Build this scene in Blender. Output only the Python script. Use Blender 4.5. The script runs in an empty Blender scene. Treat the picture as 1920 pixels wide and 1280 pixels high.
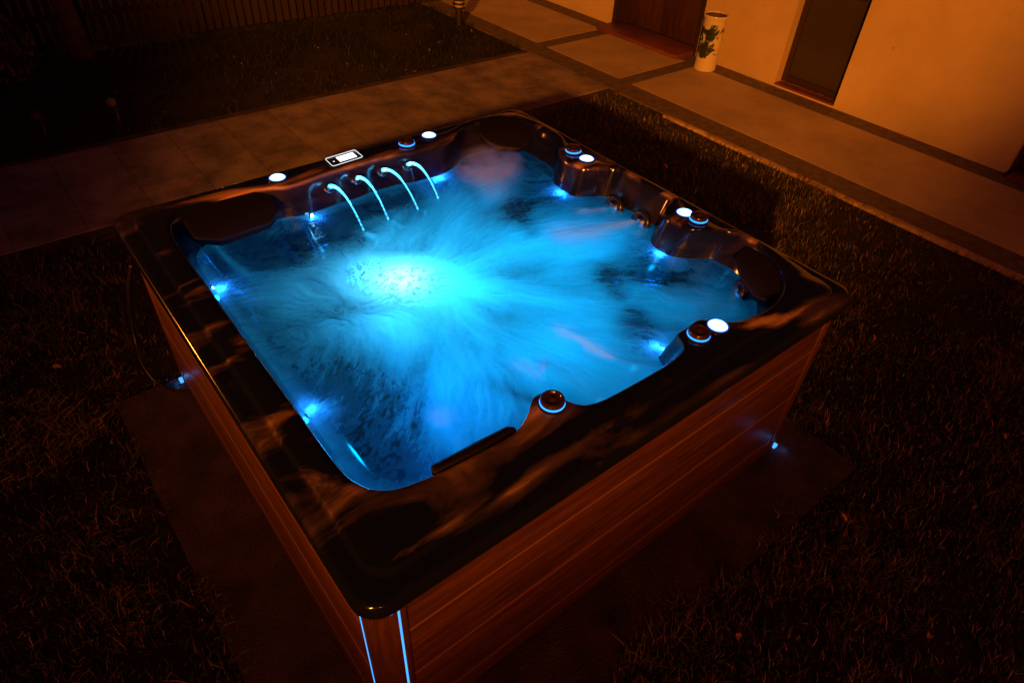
import bpy, bmesh, math, random
import numpy as np
from mathutils import Vector, Matrix
random.seed(7); rng = np.random.default_rng(7)
R = math.radians
scene = bpy.context.scene

# ------------------------------------------------------------------ camera
cam = bpy.data.objects.new('camera', bpy.data.cameras.new('camera'))
scene.collection.objects.link(cam); scene.camera = cam
rx = (0.7836526, -0.6195990, 0.0445602); dn = (-0.3832983, -0.5387405, -0.7502273); fw = (0.4888465, 0.5708377, -0.6596767)
cam.matrix_world = Matrix(((rx[0], -dn[0], -fw[0], -0.24094), (rx[1], -dn[1], -fw[1], -0.77488),
                           (rx[2], -dn[2], -fw[2], 2.60190), (0, 0, 0, 1)))
cam.data.sensor_width = 36; cam.data.lens = 1240.5 / 1920 * 36
cam.data.clip_start = .05; cam.data.clip_end = 500

# ------------------------------------------------------------------ world, exposure, lights
w = bpy.data.worlds.new("World"); scene.world = w; w.use_nodes = True
bg = w.node_tree.nodes['Background']; bg.inputs[0].default_value = (.5, .19, .75, 1); bg.inputs[1].default_value = .010
scene.view_settings.view_transform = 'Standard'; scene.view_settings.look = 'None'
scene.view_settings.exposure = 0; scene.view_settings.gamma = 1

def light(name, kind, loc, col, power, target=None, **kw):
    d = bpy.data.lights.new(name, kind); d.color = col; d.energy = power
    for k, v in kw.items(): setattr(d, k, v)
    o = bpy.data.objects.new(name, d); scene.collection.objects.link(o); o.location = loc
    if target is not None: o.rotation_euler = (Vector(target) - Vector(loc)).to_track_quat('-Z', 'Y').to_euler()
    return o
# two sodium street lamps behind the photographer, outside the frame
light('street_light', 'SPOT', (-11, -9, 6.6), (1, .265, .012), 17300, (6.7, 6.3, 2.85), spot_size=R(30), spot_blend=.5, shadow_soft_size=.25)
light('street_light', 'SPOT', (-6, -13, 6.5), (1, .17, .04), 2100, (3.6, 1.2, .3), spot_size=R(40), spot_blend=.8, shadow_soft_size=.3)

light('street_light', 'SPOT', (-9, 12.5, 2.3), (1, .22, .02), 2400, (0, 1.75, 1.15), spot_size=R(14), spot_blend=.8, shadow_soft_size=.3)

# ------------------------------------------------------------------ helpers
def tag(o, label=None, cat=None, group=None, kind=None):
    if label: o['label'] = label
    if cat: o['category'] = cat
    if group: o['group'] = group
    if kind: o['kind'] = kind
    return o
def empty(name, loc=(0, 0, 0), rz=0, **kw):
    o = bpy.data.objects.new(name, None); scene.collection.objects.link(o)
    o.location = loc; o.rotation_euler = (0, 0, rz); o.empty_display_size = .1
    return tag(o, **kw)
def link(name, me, mat=None, parent=None, smooth=None, **kw):
    o = bpy.data.objects.new(name, me); scene.collection.objects.link(o)
    if mat: me.materials.append(mat)
    if parent: o.parent = parent
    if smooth is not None:
        me.polygons.foreach_set('use_smooth', [True] * len(me.polygons))
        me.update()
        if smooth < 180:
            try: me.set_sharp_from_angle(angle=R(smooth))
            except Exception: pass
    return tag(o, **kw)
def mesh(name, v, f):
    me = bpy.data.meshes.new(name); me.from_pydata([tuple(map(float, p)) for p in v], [], f); me.update(); return me
def bm_mesh(name, bm):
    bmesh.ops.recalc_face_normals(bm, faces=bm.faces)
    me = bpy.data.meshes.new(name); bm.to_mesh(me); bm.free(); return me
def box_bm(bm, x0, y0, z0, x1, y1, z1, bev=0, seg=2):
    r = bmesh.ops.create_cube(bm, size=1)
    vs = r['verts']
    for v in vs:
        v.co = Vector((x0 if v.co.x < 0 else x1, y0 if v.co.y < 0 else y1, z0 if v.co.z < 0 else z1))
    if bev:
        es = list({e for v in vs for e in v.link_edges})
        bmesh.ops.bevel(bm, geom=es, offset=bev, segments=seg, profile=.5, affect='EDGES')
def box(name, a, b, mat, parent=None, bev=0, **kw):
    bm = bmesh.new(); box_bm(bm, *a, *b, bev)
    return link(name, bm_mesh(name, bm), mat, parent, smooth=40 if bev else None, **kw)
def lathe(name, prof, mat, parent=None, n=48, loc=(0, 0, 0), axis=None, **kw):
    v, f = [], []
    for r, z in prof:
        for k in range(n):
            a = 2 * math.pi * k / n; v.append(Vector((r * math.cos(a), r * math.sin(a), z)))
    for i in range(len(prof) - 1):
        for k in range(n):
            a, b = i * n + k, i * n + (k + 1) % n
            f.append((a, b, b + n, a + n))
    q = Vector(axis).to_track_quat('Z', 'Y') if axis is not None else None
    if q: v = [q @ p for p in v]
    v = [p + Vector(loc) for p in v]
    me = mesh(name, v, f)
    bm = bmesh.new(); bm.from_mesh(me); bmesh.ops.remove_doubles(bm, verts=bm.verts, dist=1e-6)
    bmesh.ops.recalc_face_normals(bm, faces=bm.faces); bm.to_mesh(me); bm.free()
    return link(name, me, mat, parent, smooth=40, **kw)
def tube_mesh(name, pts, rad, n=10, closed=False):
    pts = [Vector(p) for p in pts]; v, f = [], []; N = len(pts)
    if not hasattr(rad, '__len__'): rad = [rad] * N
    up = Vector((0, 0, 1)); prev = None
    for i, p in enumerate(pts):
        a = pts[(i - 1) % N] if (closed or i) else p; b = pts[(i + 1) % N] if (closed or i < N - 1) else p
        t = (b - a).normalized()
        x = t.cross(up) if prev is None else prev - t * prev.dot(t)
        if x.length < 1e-4: x = t.cross(Vector((1, 0, 0)))
        x.normalize(); prev = x; y = t.cross(x)
        for k in range(n):
            an = 2 * math.pi * k / n; v.append(p + (x * math.cos(an) + y * math.sin(an)) * rad[i])
    M = N if closed else N - 1
    for i in range(M):
        for k in range(n):
            j = (i + 1) % N
            f.append((i * n + k, i * n + (k + 1) % n, j * n + (k + 1) % n, j * n + k))
    if not closed: f.append(tuple(range(n))[::-1]); f.append(tuple((N - 1) * n + k for k in range(n)))
    return mesh(name, v, f)
def torus(name, c, axis, Rr, r, mat, parent=None, **kw):
    q = Vector(axis).to_track_quat('Z', 'Y'); c = Vector(c)
    pts = [c + q @ Vector((Rr * math.cos(a), Rr * math.sin(a), 0)) for a in np.linspace(0, 2 * math.pi, 33)[:-1]]
    return link(name, tube_mesh(name, pts, r, 10, True), mat, parent, smooth=180, **kw)
def prism(name, poly, thick, mat, parent=None, bev=.01, seg=3, **kw):
    """slab under a 3-D polygon (counter-clockwise seen from its face), rounded edges"""
    poly = [Vector(p) for p in poly]; c = sum(poly, Vector()) / len(poly)
    n = Vector()
    for i in range(len(poly)): n += (poly[i] - c).cross(poly[(i + 1) % len(poly)] - c)
    n.normalize()
    if n.z < 0: poly = poly[::-1]; n = -n
    bm = bmesh.new()
    t = [bm.verts.new(p) for p in poly]; b = [bm.verts.new(p - n * thick) for p in poly]
    bm.faces.new(t); bm.faces.new(b[::-1])
    for i in range(len(poly)): j = (i + 1) % len(poly); bm.faces.new((t[j], t[i], b[i], b[j]))
    if bev: bmesh.ops.bevel(bm, geom=list(bm.edges), offset=bev, segments=seg, profile=.5, affect='EDGES')
    return link(name, bm_mesh(name, bm), mat, parent, smooth=60, **kw)

# ------------------------------------------------------------------ materials
class NT:
    def __init__(s, name):
        s.m = bpy.data.materials.new(name); s.m.use_nodes = True; s.t = s.m.node_tree; s.n = s.t.nodes; s.l = s.t.links
        s.b = s.n['Principled BSDF']; s.out = s.n['Material Output']
    def add(s, typ, **kw):
        n = s.n.new(typ)
        for k, v in kw.items():
            if k.startswith('i_'):
                key = k[2:]; n.inputs[int(key) if key.isdigit() else key.replace('_', ' ')].default_value = v
            else: setattr(n, k, v)
        return n
    def c(s, a, b): s.l.new(a, b)
    def coord(s, scale=(1, 1, 1), rot=(0, 0, 0), out='Object'):
        t = s.add('ShaderNodeTexCoord'); m = s.add('ShaderNodeMapping'); m.inputs['Scale'].default_value = scale; m.inputs['Rotation'].default_value = rot
        s.c(t.outputs[out], m.inputs[0]); return m.outputs[0]
    def noise(s, vec, scale, detail=5, rough=.55, dist=0):
        n = s.add('ShaderNodeTexNoise'); n.inputs['Scale'].default_value = scale; n.inputs['Detail'].default_value = detail
        n.inputs['Roughness'].default_value = rough; n.inputs['Distortion'].default_value = dist
        s.c(vec, n.inputs['Vector']); return n.outputs[0]
    def ramp(s, fac, stops):
        r = s.add('ShaderNodeValToRGB'); e = r.color_ramp.elements
        while len(e) < len(stops): e.new(.5)
        for x, (p, col) in zip(e, stops):
            x.position = p; x.color = (*col, 1) if len(col) == 3 else col
        s.c(fac, r.inputs[0]); return r.outputs[0]
    def math(s, op, a, b=None, clamp=False):
        n = s.add('ShaderNodeMath', operation=op, use_clamp=clamp)
        for i, x in enumerate((a, b)):
            if x is None: continue
            if isinstance(x, (int, float)): n.inputs[i].default_value = x
            else: s.c(x, n.inputs[i])
        return n.outputs[0]
    def bump(s, h, strength=.3, dist=.01, to=None):
        b = s.add('ShaderNodeBump'); b.inputs['Strength'].default_value = strength; b.inputs['Distance'].default_value = dist
        s.c(h, b.inputs['Height']); s.c(b.outputs[0], (to or s.b).inputs['Normal']); return b.outputs[0]
def P(name, col, rough=.5, metal=0, spec=.5, coat=0, var=None, bump=None, vscale=3):
    t = NT(name); b = t.b
    b.inputs['Base Color'].default_value = (*col, 1); b.inputs['Roughness'].default_value = rough
    b.inputs['Metallic'].default_value = metal; b.inputs['Specular IOR Level'].default_value = spec
    if coat: b.inputs['Coat Weight'].default_value = coat; b.inputs['Coat Roughness'].default_value = .05
    if var is not None:
        n = t.noise(t.coord(), vscale, 6, .6)
        t.c(t.ramp(n, [(.3, tuple(x * (1 - var) for x in col)), (.7, tuple(min(1, x * (1 + var)) for x in col))]), b.inputs['Base Color'])
    if bump: n = t.noise(t.coord(), bump[0], 6, .6); t.bump(n, bump[1], bump[2])
    return t.m
def EM(name, col, strength):
    t = NT(name); t.n.remove(t.b); e = t.add('ShaderNodeEmission'); e.inputs[0].default_value = (*col, 1); e.inputs[1].default_value = strength
    t.c(e.outputs[0], t.out.inputs[0]); return t.m

M = {}
# marbled acrylic of the tub shell
t = NT('marbled_acrylic')
v = t.coord((.9, 2.6, 2.6), (0, 0, R(14)))
n1 = t.noise(v, 1.9, 6, .55, .7); n2 = t.noise(t.coord((1, 2.2, 1)), 1.1, 3, .5, .5)
s1 = t.math('MULTIPLY', t.ramp(n1, [(.50, (0, 0, 0)), (.66, (1, 1, 1))]), t.ramp(n2, [(.34, (.2, .2, .2)), (.52, (1, 1, 1))]))
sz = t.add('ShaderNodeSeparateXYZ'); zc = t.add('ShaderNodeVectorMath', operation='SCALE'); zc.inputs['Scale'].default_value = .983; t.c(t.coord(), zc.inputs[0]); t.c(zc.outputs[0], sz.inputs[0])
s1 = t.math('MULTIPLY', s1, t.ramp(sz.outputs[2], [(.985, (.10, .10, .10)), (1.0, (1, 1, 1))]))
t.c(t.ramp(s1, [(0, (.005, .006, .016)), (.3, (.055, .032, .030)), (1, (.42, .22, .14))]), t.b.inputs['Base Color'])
t.b.inputs['Roughness'].default_value = .13; t.b.inputs['Specular IOR Level'].default_value = .3
t.b.inputs['Coat Weight'].default_value = .3; t.b.inputs['Coat Roughness'].default_value = .10
M['acrylic'] = t.m
# wood-grain cabinet boards: grain along X, along Y and upright
def wood(name, scale, col0, col1, rough=.42):
    t = NT(name); v = t.coord(scale)
    n = t.noise(v, 2.2, 8, .68, .6); g = t.noise(v, 14, 4, .7)
    mx = t.math('ADD', t.math('MULTIPLY', n, .7), t.math('MULTIPLY', g, .3))
    t.c(t.ramp(mx, [(.38, col0), (.5, tuple((a * .6 + b * .4) for a, b in zip(col0, col1))), (.64, col1)]), t.b.inputs['Base Color'])
    t.b.inputs['Roughness'].default_value = rough; t.bump(g, .25, .003); return t.m
M['wood_x'] = wood('wood_boards', (1, 14, 14), (.045, .015, .011), (.14, .047, .032))
M['wood_y'] = wood('wood_boards', (14, 1, 14), (.045, .015, .011), (.14, .047, .032))
M['wood_z'] = wood('wood_boards', (14, 14, 1), (.045, .015, .011), (.125, .044, .03))
M['bead'] = P('bead', (.20, .085, .05), .35)  # lighter tone imitating lit edges of the board grooves
M['cushion'] = P('dark_cushion', (.006, .004, .006), .5, spec=.2, bump=(60, .2, .002))
M['gap'] = P('dark_gap', (.012, .008, .007), .8)
M['black'] = P('black_plastic', (.012, .010, .012), .22)
M['cap'] = P('glossy_cap', (.03, .014, .016), .12)
M['steel'] = P('steel', (.6, .6, .62), .18, metal=1)
M['clear'] = P('clear_plastic', (.5, .6, .7), .08)
M['led_white'] = EM('lit_speaker_lens', (.42, .82, 1), 3.2)
M['led_bezel'] = EM('lit_bezel', (.01, .15, 1), .75)  # emission imitating the blue glare round the lenses
M['led_blue'] = EM('lit_led_ring', (.015, .22, 1), 3.2)
M['led_strip'] = EM('lit_led_strip', (.06, .34, 1), 1.7)
M['led_hot'] = EM('lit_underwater_led', (.25, .72, 1), 28)
M['led_main'] = EM('lit_underwater_lamp', (.5, .92, 1), 5)
M['screen'] = EM('lit_screen', (1, .93, .97), 2.2)
M['line'] = EM('lit_panel_line', (.9, .95, 1), 1.15)
# ground materials
t = NT('soil'); n = t.noise(t.coord(), 5, 8, .7); n2 = t.noise(t.coord(), 40, 5, .7)
t.c(t.ramp(n, [(.35, (.012, .008, .005)), (.65, (.035, .022, .012))]), t.b.inputs['Base Color']); t.b.inputs['Roughness'].default_value = .95
t.bump(t.math('ADD', n, t.math('MULTIPLY', n2, .4)), .9, .03); M['soil'] = t.m
def concrete(name, c0, c1, rough=.8, sc=2.5, speck=0):
    t = NT(name); n = t.noise(t.coord(), sc, 8, .65); f = t.noise(t.coord(), 90, 4, .6)
    m = t.math('ADD', t.math('MULTIPLY', n, .7), t.math('MULTIPLY', f, .3))
    t.c(t.ramp(m, [(.36, c0), (.62, c1)]), t.b.inputs['Base Color']); t.b.inputs['Roughness'].default_value = rough
    t.bump(f, .35 + speck, .004 + speck * .01); return t.m
M['slab'] = concrete('tan_slab', (.36, .27, .18), (.56, .43, .30), .75, 1.6)
M['pebble'] = concrete('dark_pebble_border', (.09, .065, .05), (.19, .14, .11), .85, 12, .5)
M['pad'] = concrete('concrete_pad', (.018, .011, .010), (.10, .062, .055), .9, 5, .6)
M['kerb'] = concrete('rough_kerb', (.3, .2, .12), (.68, .48, .3), .9, 14, .5)
t = NT('path_slabs'); v = t.coord((1, 1, 1), (0, 0, R(90)))
br = t.add('ShaderNodeTexBrick'); br.offset = .5; t.c(v, br.inputs['Vector'])
br.inputs['Scale'].default_value = 1; br.inputs['Brick Width'].default_value = .9; br.inputs['Row Height'].default_value = .455
br.inputs['Mortar Size'].default_value = .0025; br.inputs['Mortar Smooth'].default_value = .6
br.inputs['Color1'].default_value = (.31, .25, .27, 1); br.inputs['Color2'].default_value = (.24, .195, .21, 1); br.inputs['Mortar'].default_value = (.03, .02, .018, 1)
n = t.noise(t.coord(), 3, 8, .65); f = t.noise(t.coord(), 110, 4, .7)
mx = t.add('ShaderNodeMix', data_type='RGBA', blend_type='MULTIPLY'); mx.inputs[0].default_value = .8
t.c(br.outputs[0], mx.inputs['A']); t.c(t.ramp(t.math('ADD', t.math('MULTIPLY', n, .6), t.math('MULTIPLY', f, .4)), [(.40, (.30, .26, .25)), (.60, (1.4, 1.3, 1.25))]), mx.inputs['B'])
t.c(mx.outputs['Result'], t.b.inputs['Base Color']); t.b.inputs['Roughness'].default_value = .8
t.bump(t.math('SUBTRACT', t.math('MULTIPLY', f, .25), br.outputs['Fac']), .5, .004); M['path'] = t.m
# plaster
t = NT('plaster'); n = t.noise(t.coord(), 1.3, 8, .6); f = t.noise(t.coord(), 60, 6, .7)
sp = t.noise(t.coord((1, 1, .6)), 5.5, 3, .5)
mx = t.add('ShaderNodeMix', data_type='RGBA', blend_type='MULTIPLY'); mx.inputs[0].default_value = 1
t.c(t.ramp(t.math('ADD', t.math('MULTIPLY', n, .75), t.math('MULTIPLY', f, .25)), [(.32, (.46, .35, .24)), (.66, (.64, .50, .36))]), mx.inputs['A'])
t.c(t.ramp(sp, [(.24, (.6, .55, .5)), (.29, (1, 1, 1))]), mx.inputs['B'])
t.c(mx.outputs['Result'], t.b.inputs['Base Color']); t.b.inputs['Roughness'].default_value = .9; t.bump(f, .7, .008); M['plaster'] = t.m
M['door'] = wood('door_wood', (12, 12, 1), (.03, .012, .008), (.075, .03, .018), .4)
M['frame'] = P('window_frame', (.035, .018, .012), .45)
M['glass'] = P('window_pane', (.045, .035, .022), .12)
M['clay'] = P('dark_clay', (.07, .035, .022), .7)  # shade inside the vase mouth, put into the colour
M['sill'] = P('red_stone', (.16, .05, .03), .5, var=.3, bump=(30, .3, .004))
M['fence'] = wood('fence_wood', (12, 12, 1), (.018, .008, .005), (.045, .02, .012), .8)
M['bark'] = P('bark', (.09, .05, .03), .95, var=.5, bump=(14, 1, .03), vscale=9)
M['lamp_body'] = P('bollard_body', (.02, .016, .014), .45)
M['lamp_body2'] = P('spot_head', (.06, .04, .03), .6)
M['lamp_glass'] = P('frosted_glass', (.42, .33, .24), .5)
M['rubber'] = P('cable_rubber', (.015, .012, .012), .35)
t = NT('leafy'); n = t.noise(t.coord(), 6, 3)
t.c(t.ramp(n, [(.35, (.04, .05, .015)), (.65, (.16, .09, .04))]), t.b.inputs['Base Color']); t.b.inputs['Roughness'].default_value = .7; M['leafy'] = t.m
t = NT('dry_leaf'); n = t.noise(t.coord(), 60, 3)
t.c(t.ramp(n, [(.35, (.30, .13, .05)), (.65, (.6, .3, .12))]), t.b.inputs['Base Color']); t.b.inputs['Roughness'].default_value = .6; M['dry'] = t.m
# porcelain with inky painted tree
t = NT('porcelain'); v = t.coord(); n = t.noise(v, 8, 6, .66, .6)
sx = t.add('ShaderNodeSeparateXYZ'); t.c(t.coord(), sx.inputs[0])
side = t.ramp(t.math('ADD', t.math('MULTIPLY', t.math('SUBTRACT', sx.outputs[0], sx.outputs[1]), -2.6), .5), [(.3, (.25, .25, .25)), (.6, (1, 1, 1))])
band = t.math('MULTIPLY', t.ramp(sx.outputs[2], [(.12, (0, 0, 0)), (.22, (1, 1, 1)), (.42, (1, 1, 1)), (.51, (0, 0, 0))]), side)
k = t.math('MULTIPLY', t.ramp(t.math('ADD', n, t.math('MULTIPLY', band, .12)), [(.55, (0, 0, 0)), (.60, (1, 1, 1))]), t.ramp(band, [(.05, (0, 0, 0)), (.15, (1, 1, 1))]))
t.c(t.ramp(k, [(0, (.62, .57, .47)), (.5, (.10, .15, .11)), (1, (.02, .035, .03))]), t.b.inputs['Base Color'])
t.b.inputs['Roughness'].default_value = .12; t.b.inputs['Coat Weight'].default_value = .5; M['porcelain'] = t.m

# ------------------------------------------------------------------ the setting
def sheet(name, x0, y0, x1, y1, z, mat, thick=0):
    if thick: return box(name, (x0, y0, z - thick), (x1, y1, z), mat, kind='structure')
    return link(name, mesh(name, [(x0, y0, z), (x1, y0, z), (x1, y1, z), (x0, y1, z)], [(0, 1, 2, 3)]), mat, kind='structure')
sheet('ground', -60, -60, 80, 80, 0, M['soil'])
sheet('path', -8, 4.08, 5.06, 5.40, .020, M['path'], .06)
for y0, y1 in ((3.93, 4.078), (5.402, 5.50)): sheet('path_edging', -8, y0, 5.06, y1, .012, M['pad'], .05)
sheet('walkway_border', 5.062, -6, 6.70, 14, .016, M['pebble'], .05)
for y0, y1 in ((-6, 4.02), (4.21, 5.42), (5.62, 14)): sheet('walkway', 5.35, y0, 6.44, y1, .0195, M['slab'], .04)
# kerb: broken, ragged edge
bm = bmesh.new(); y = -6
while y < 4.0:
    L = random.uniform(.05, .9); x = 5.0 + random.uniform(-.014, .012)
    if y + L < 3.92: box_bm(bm, x, y, -.03, 5.058, y + L + .0, .026 + random.uniform(-.006, .004), .003)
    y += L
link('kerb', bm_mesh('kerb', bm), M['kerb'], kind='structure', smooth=50)
sheet('concrete_pad', -.30, -.29, 2.50, 2.27, .022, M['pad'], .05)

# ------------------------------------------------------------------ the house
house = empty('house', (6.7, 3, 0), label='plastered house wall glowing orange under the street light behind the walkway', cat='house')
def hp(name, a, b, mat, parent=house, bev=0, **kw):
    o = box(name, a, b, mat, None, bev, **kw); o.parent = parent
    o.matrix_parent_inverse = Matrix.Translation(-Vector((6.7, 3, 0))) if parent is house else Matrix.Identity(4)
    return o
bm = bmesh.new()
for y0, y1, z0, z1 in ((-7, -.35, 0, 3), (.69, 2.41, 0, 3), (3.14, 4.27, 0, 3), (5.68, 13, 0, 3), (2.41, 3.14, 0, .035),
                       (2.41, 3.14, 2.2, 3), (4.27, 5.68, 2.25, 3), (-.35, .69, 2.25, 3)):
    box_bm(bm, 6.7, y0, z0, 6.95, y1, z1)
bmesh.ops.remove_doubles(bm, verts=bm.verts, dist=1e-5)
wall = link('wall', bm_mesh('wall', bm), M['plaster'], house); wall.matrix_parent_inverse = Matrix.Translation((-6.7, -3, 0))
# window
win = hp('window', (6.81, 2.412, .06), (6.86, 2.47, 2.198), M['frame'])
bm = bmesh.new()
for a in ((6.81, 2.412, .062, 6.86, 2.462, 2.198), (6.81, 3.078, .062, 6.86, 3.138, 2.198), (6.81, 2.464, .062, 6.86, 3.076, .13), (6.81, 2.464, 1.0, 6.86, 3.076, 1.08), (6.81, 2.464, 2.12, 6.86, 3.076, 2.198)):
    box_bm(bm, *a, .004)
win.data = bm_mesh('window', bm); win.data.materials.append(M['frame'])
hp('pane', (6.832, 2.458, .125), (6.838, 3.082, 2.125), M['glass'], win)
bm = bmesh.new(); box_bm(bm, 6.69, 2.415, .036, 6.812, 3.135, .058, .005)
for k in range(26):
    yy = random.uniform(2.45, 3.1); s = random.uniform(.004, .016)
    box_bm(bm, 6.785 + random.uniform(-.012, .008), yy, .058, 6.80, yy + s, .058 + random.uniform(.003, .012), .001)
o = link('sill', bm_mesh('sill', bm), M['sill'], win)
# double door
for y0, y1, nm in ((4.31, 4.98, 1), (4.99, 5.64, 1)):
    d = hp('door', (6.84, y0, .07), (6.885, y1, 2.2), M['door'], bev=.004)
    for z0, z1 in ((.2, .95), (1.1, 2.05)):
        hp('door_panel', (6.828, y0 + .12, z0), (6.842, y1 - .12, z1), M['door'], d, .006)
    if y0 < 4.5: hp('handle', (6.79, 4.93, .95), (6.838, 4.955, 1.12), M['steel'], d, .006)
bm = bmesh.new()
for a in ((6.697, 4.258, 0, 6.9, 4.308, 2.248), (6.697, 5.642, 0, 6.9, 5.69, 2.248), (6.697, 4.31, 2.202, 6.9, 5.64, 2.248)): box_bm(bm, *a, .003)
o = link('door_frame', bm_mesh('door_frame', bm), M['frame'], house); o.matrix_parent_inverse = Matrix.Translation((-6.7, -3, 0))
hp('doorstep', (6.38, 4.30, .0), (6.83, 5.65, .065), M['sill'], bev=.008)
d = hp('door', (6.86, -.31, .05), (6.9, .65, 2.2), M['door'], bev=.004)
bm = bmesh.new()
for a in ((6.78, .652, 0, 6.9, .688, 2.248), (6.78, -.348, 0, 6.9, -.312, 2.248)): box_bm(bm, *a, .003)
o = link('door_frame', bm_mesh('door_frame', bm), M['frame'], house); o.matrix_parent_inverse = Matrix.Translation((-6.7, -3, 0))
hp('doorstep', (6.60, -.3, .0), (6.855, .64, .045), M['sill'], bev=.006)

# ------------------------------------------------------------------ vase by the door
vz = lathe('vase', [(.0, .0), (.118, .0), (.126, .012), (.126, .03), (.121, .045), (.121, .10), (.122, .35), (.122, .52), (.127, .545), (.134, .56), (.138, .575), (.134, .585), (.124, .583), (.120, .57)], M['porcelain'],
           label='tall white porcelain umbrella vase with inky painted tree beside the door', cat='vase')
lathe('lining', [(.1205, .572), (.117, .55), (.112, .5), (.11, .05), (0, .045)], M['clay'], vz)  # inner surface coloured dark for the shade in the mouth
vz.location = (6.43, 3.90, .025); vz.rotation_euler.z = 0

# ------------------------------------------------------------------ bollard light on the far lawn
bl = empty('bollard_light', (4.92, 6.66, 0), label='short unlit black bollard light with louvres at the far lawn corner', cat='garden light')
lathe('post', [(0, 0), (.045, 0), (.045, .22), (.0, .22)], M['lamp_body'], bl, 24)
lathe('lens', [(.052, .22), (.055, .22), (.055, .40), (.0, .40)], M['lamp_glass'], bl, 24)
for k in range(4): lathe('louvre', [(.053, .225 + k * .047), (.078, .222 + k * .047), (.078, .234 + k * .047), (.053, .240 + k * .047)], M['lamp_body'], bl, 24)
lathe('cap', [(0, .40), (.085, .40), (.088, .415), (.06, .44), (0, .45)], M['lamp_body'], bl, 24)

# small garden spikes on the far lawn
def spike(x, y, label):
    s = empty('garden_spotlight', (x, y, 0), random.uniform(-.3, .3), label=label, cat='garden light', group='small spotlights on the far lawn')
    link('stake', tube_mesh('stake', [(0, 0, -.05), (0, 0, .22)], .009, 8), M['lamp_body'], s, smooth=180)
    lathe('head', [(0, -.05), (.022, -.05), (.034, .03), (.036, .05), (.028, .05), (.024, .03), (0, .03)], M['lamp_body2'], s, 20, (0, 0, .25), (-.5, -.6, .6))
spike(.63, 5.63, 'small unlit spotlight on a stake, the right one on the far dark lawn')
spike(.07, 5.66, 'small unlit spotlight on a stake, the left one on the far dark lawn')

# ------------------------------------------------------------------ picket fence
fn = empty('picket_fence', (1.2, 7.95, 0), label='dark wooden picket fence at the back of the garden', cat='fence')
fx0, fx1 = -4.4, 4.5
def fy(x): return -.065 * (x)          # fence runs slightly askew
pk = None
for i in range(98):
    x = fx0 + i * (fx1 - fx0) / 97
    bm = bmesh.new(); h = 1.62 + random.uniform(-.02, .02)
    vs = [bm.verts.new(p) for p in ((-.034, -.009, .04), (.034, -.009, .04), (.034, -.009, h - .04), (0, -.009, h), (-.034, -.009, h - .04))]
    f = bm.faces.new(vs); r = bmesh.ops.extrude_face_region(bm, geom=[f])
    bmesh.ops.translate(bm, verts=[e for e in r['geom'] if isinstance(e, bmesh.types.BMVert)], vec=(0, .018, 0))
    if i < 6: pkm = bm_mesh('picket', bm); (pk := (pk or [])).append(pkm); me = pkm; me.materials.append(M['fence'])
    else: bm.free(); me = random.choice(pk)
    o = bpy.data.objects.new('picket', me); scene.collection.objects.link(o); o.parent = fn
    o.location = (x, fy(x), random.uniform(-.01, .01)); o.rotation_euler = (0, random.uniform(-.012, .012), random.uniform(-.12, .12))
for z in (.35, 1.3):
    o = link('rail', tube_mesh('rail', [(fx0, fy(fx0) + .035, z), (fx1, fy(fx1) + .035, z)], .03, 4), M['fence'], fn)
for x in (-3.6, -1.3, 1.0, 3.3):
    box('post', (x - .045, fy(x) + .07, 0), (x + .045, fy(x) + .16, 1.5), M['fence'], fn, .004)
# lamps of the neighbour's yard show through the gaps
light('yard_light', 'POINT', (2.6, 11.5, 1.6), (1, .42, .06), 35, shadow_soft_size=.15)

# tree at the left end of the far lawn
def tree(loc, label):
    r = empty('tree', loc, label=label, cat='tree')
    pts = [(0, 0, -.1), (.01, 0, .4), (-.03, .03, 1.0), (-.10, .02, 1.7), (-.12, 0, 2.4), (-.05, .1, 3.2), (0, .1, 4.0)]
    bm = bmesh.new()
    def add(me):
        bm.from_mesh(me); bpy.data.meshes.remove(me)
    add(tube_mesh('t', pts, [.13, .10, .09, .085, .07, .045, .02], 14))
    for k in range(9):
        a = k * 2.4; z = 1.9 + k * .22; c = Vector((-.1, .03, z)); d = Vector((math.cos(a), math.sin(a), .7)).normalized()
        add(tube_mesh('t', [c, c + d * .4, c + d * .9 + Vector((0, 0, .1)), c + d * 1.3 + Vector((0, 0, .3))], [.035, .025, .015, .006], 8))
    link('trunk', bm_mesh('trunk', bm), M['bark'], r, smooth=180)
    n = 5000; c = rng.normal(0, 1, (n, 3)); c /= np.linalg.norm(c, axis=1)[:, None]; c *= rng.uniform(.4, 1, (n, 1)) ** .5 * np.array([1.3, 1.3, 1.0]); c += [0, 0, 3.3]
    v, f = leafcloud(c, .05); link('crown', mesh('crown', v, f), M['leafy'], r)
def leafcloud(c, s):
    n = len(c); a = rng.normal(0, 1, (n, 3)); a /= np.linalg.norm(a, axis=1)[:, None]; b = np.cross(a, rng.normal(0, 1, (n, 3))); b /= np.linalg.norm(b, axis=1)[:, None]
    s = s * rng.uniform(.5, 1.2, (n, 1)); v = np.stack([c - a * s, c + b * s * .45, c + a * s, c - b * s * .45], 1).reshape(-1, 3)
    return v, [(4 * i, 4 * i + 1, 4 * i + 2, 4 * i + 3) for i in range(n)]
tree((.78, 7.75, 0), 'slim dark tree trunk standing in front of the picket fence')
sh = empty('shrub', (.02, 7.3, 0), label='low dark shrub with reddish leaves at the left edge below the fence', cat='shrub')
n = 1500; c = rng.normal(0, 1, (n, 3)); c /= np.linalg.norm(c, axis=1)[:, None]; c *= rng.uniform(.3, 1, (n, 1)) ** .5 * np.array([.34, .3, .33]); c[:, 2] += .33
v, f = leafcloud(c, .035); link('foliage', mesh('foliage', v, f), M['leafy'], sh)
bm = bmesh.new()
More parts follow.
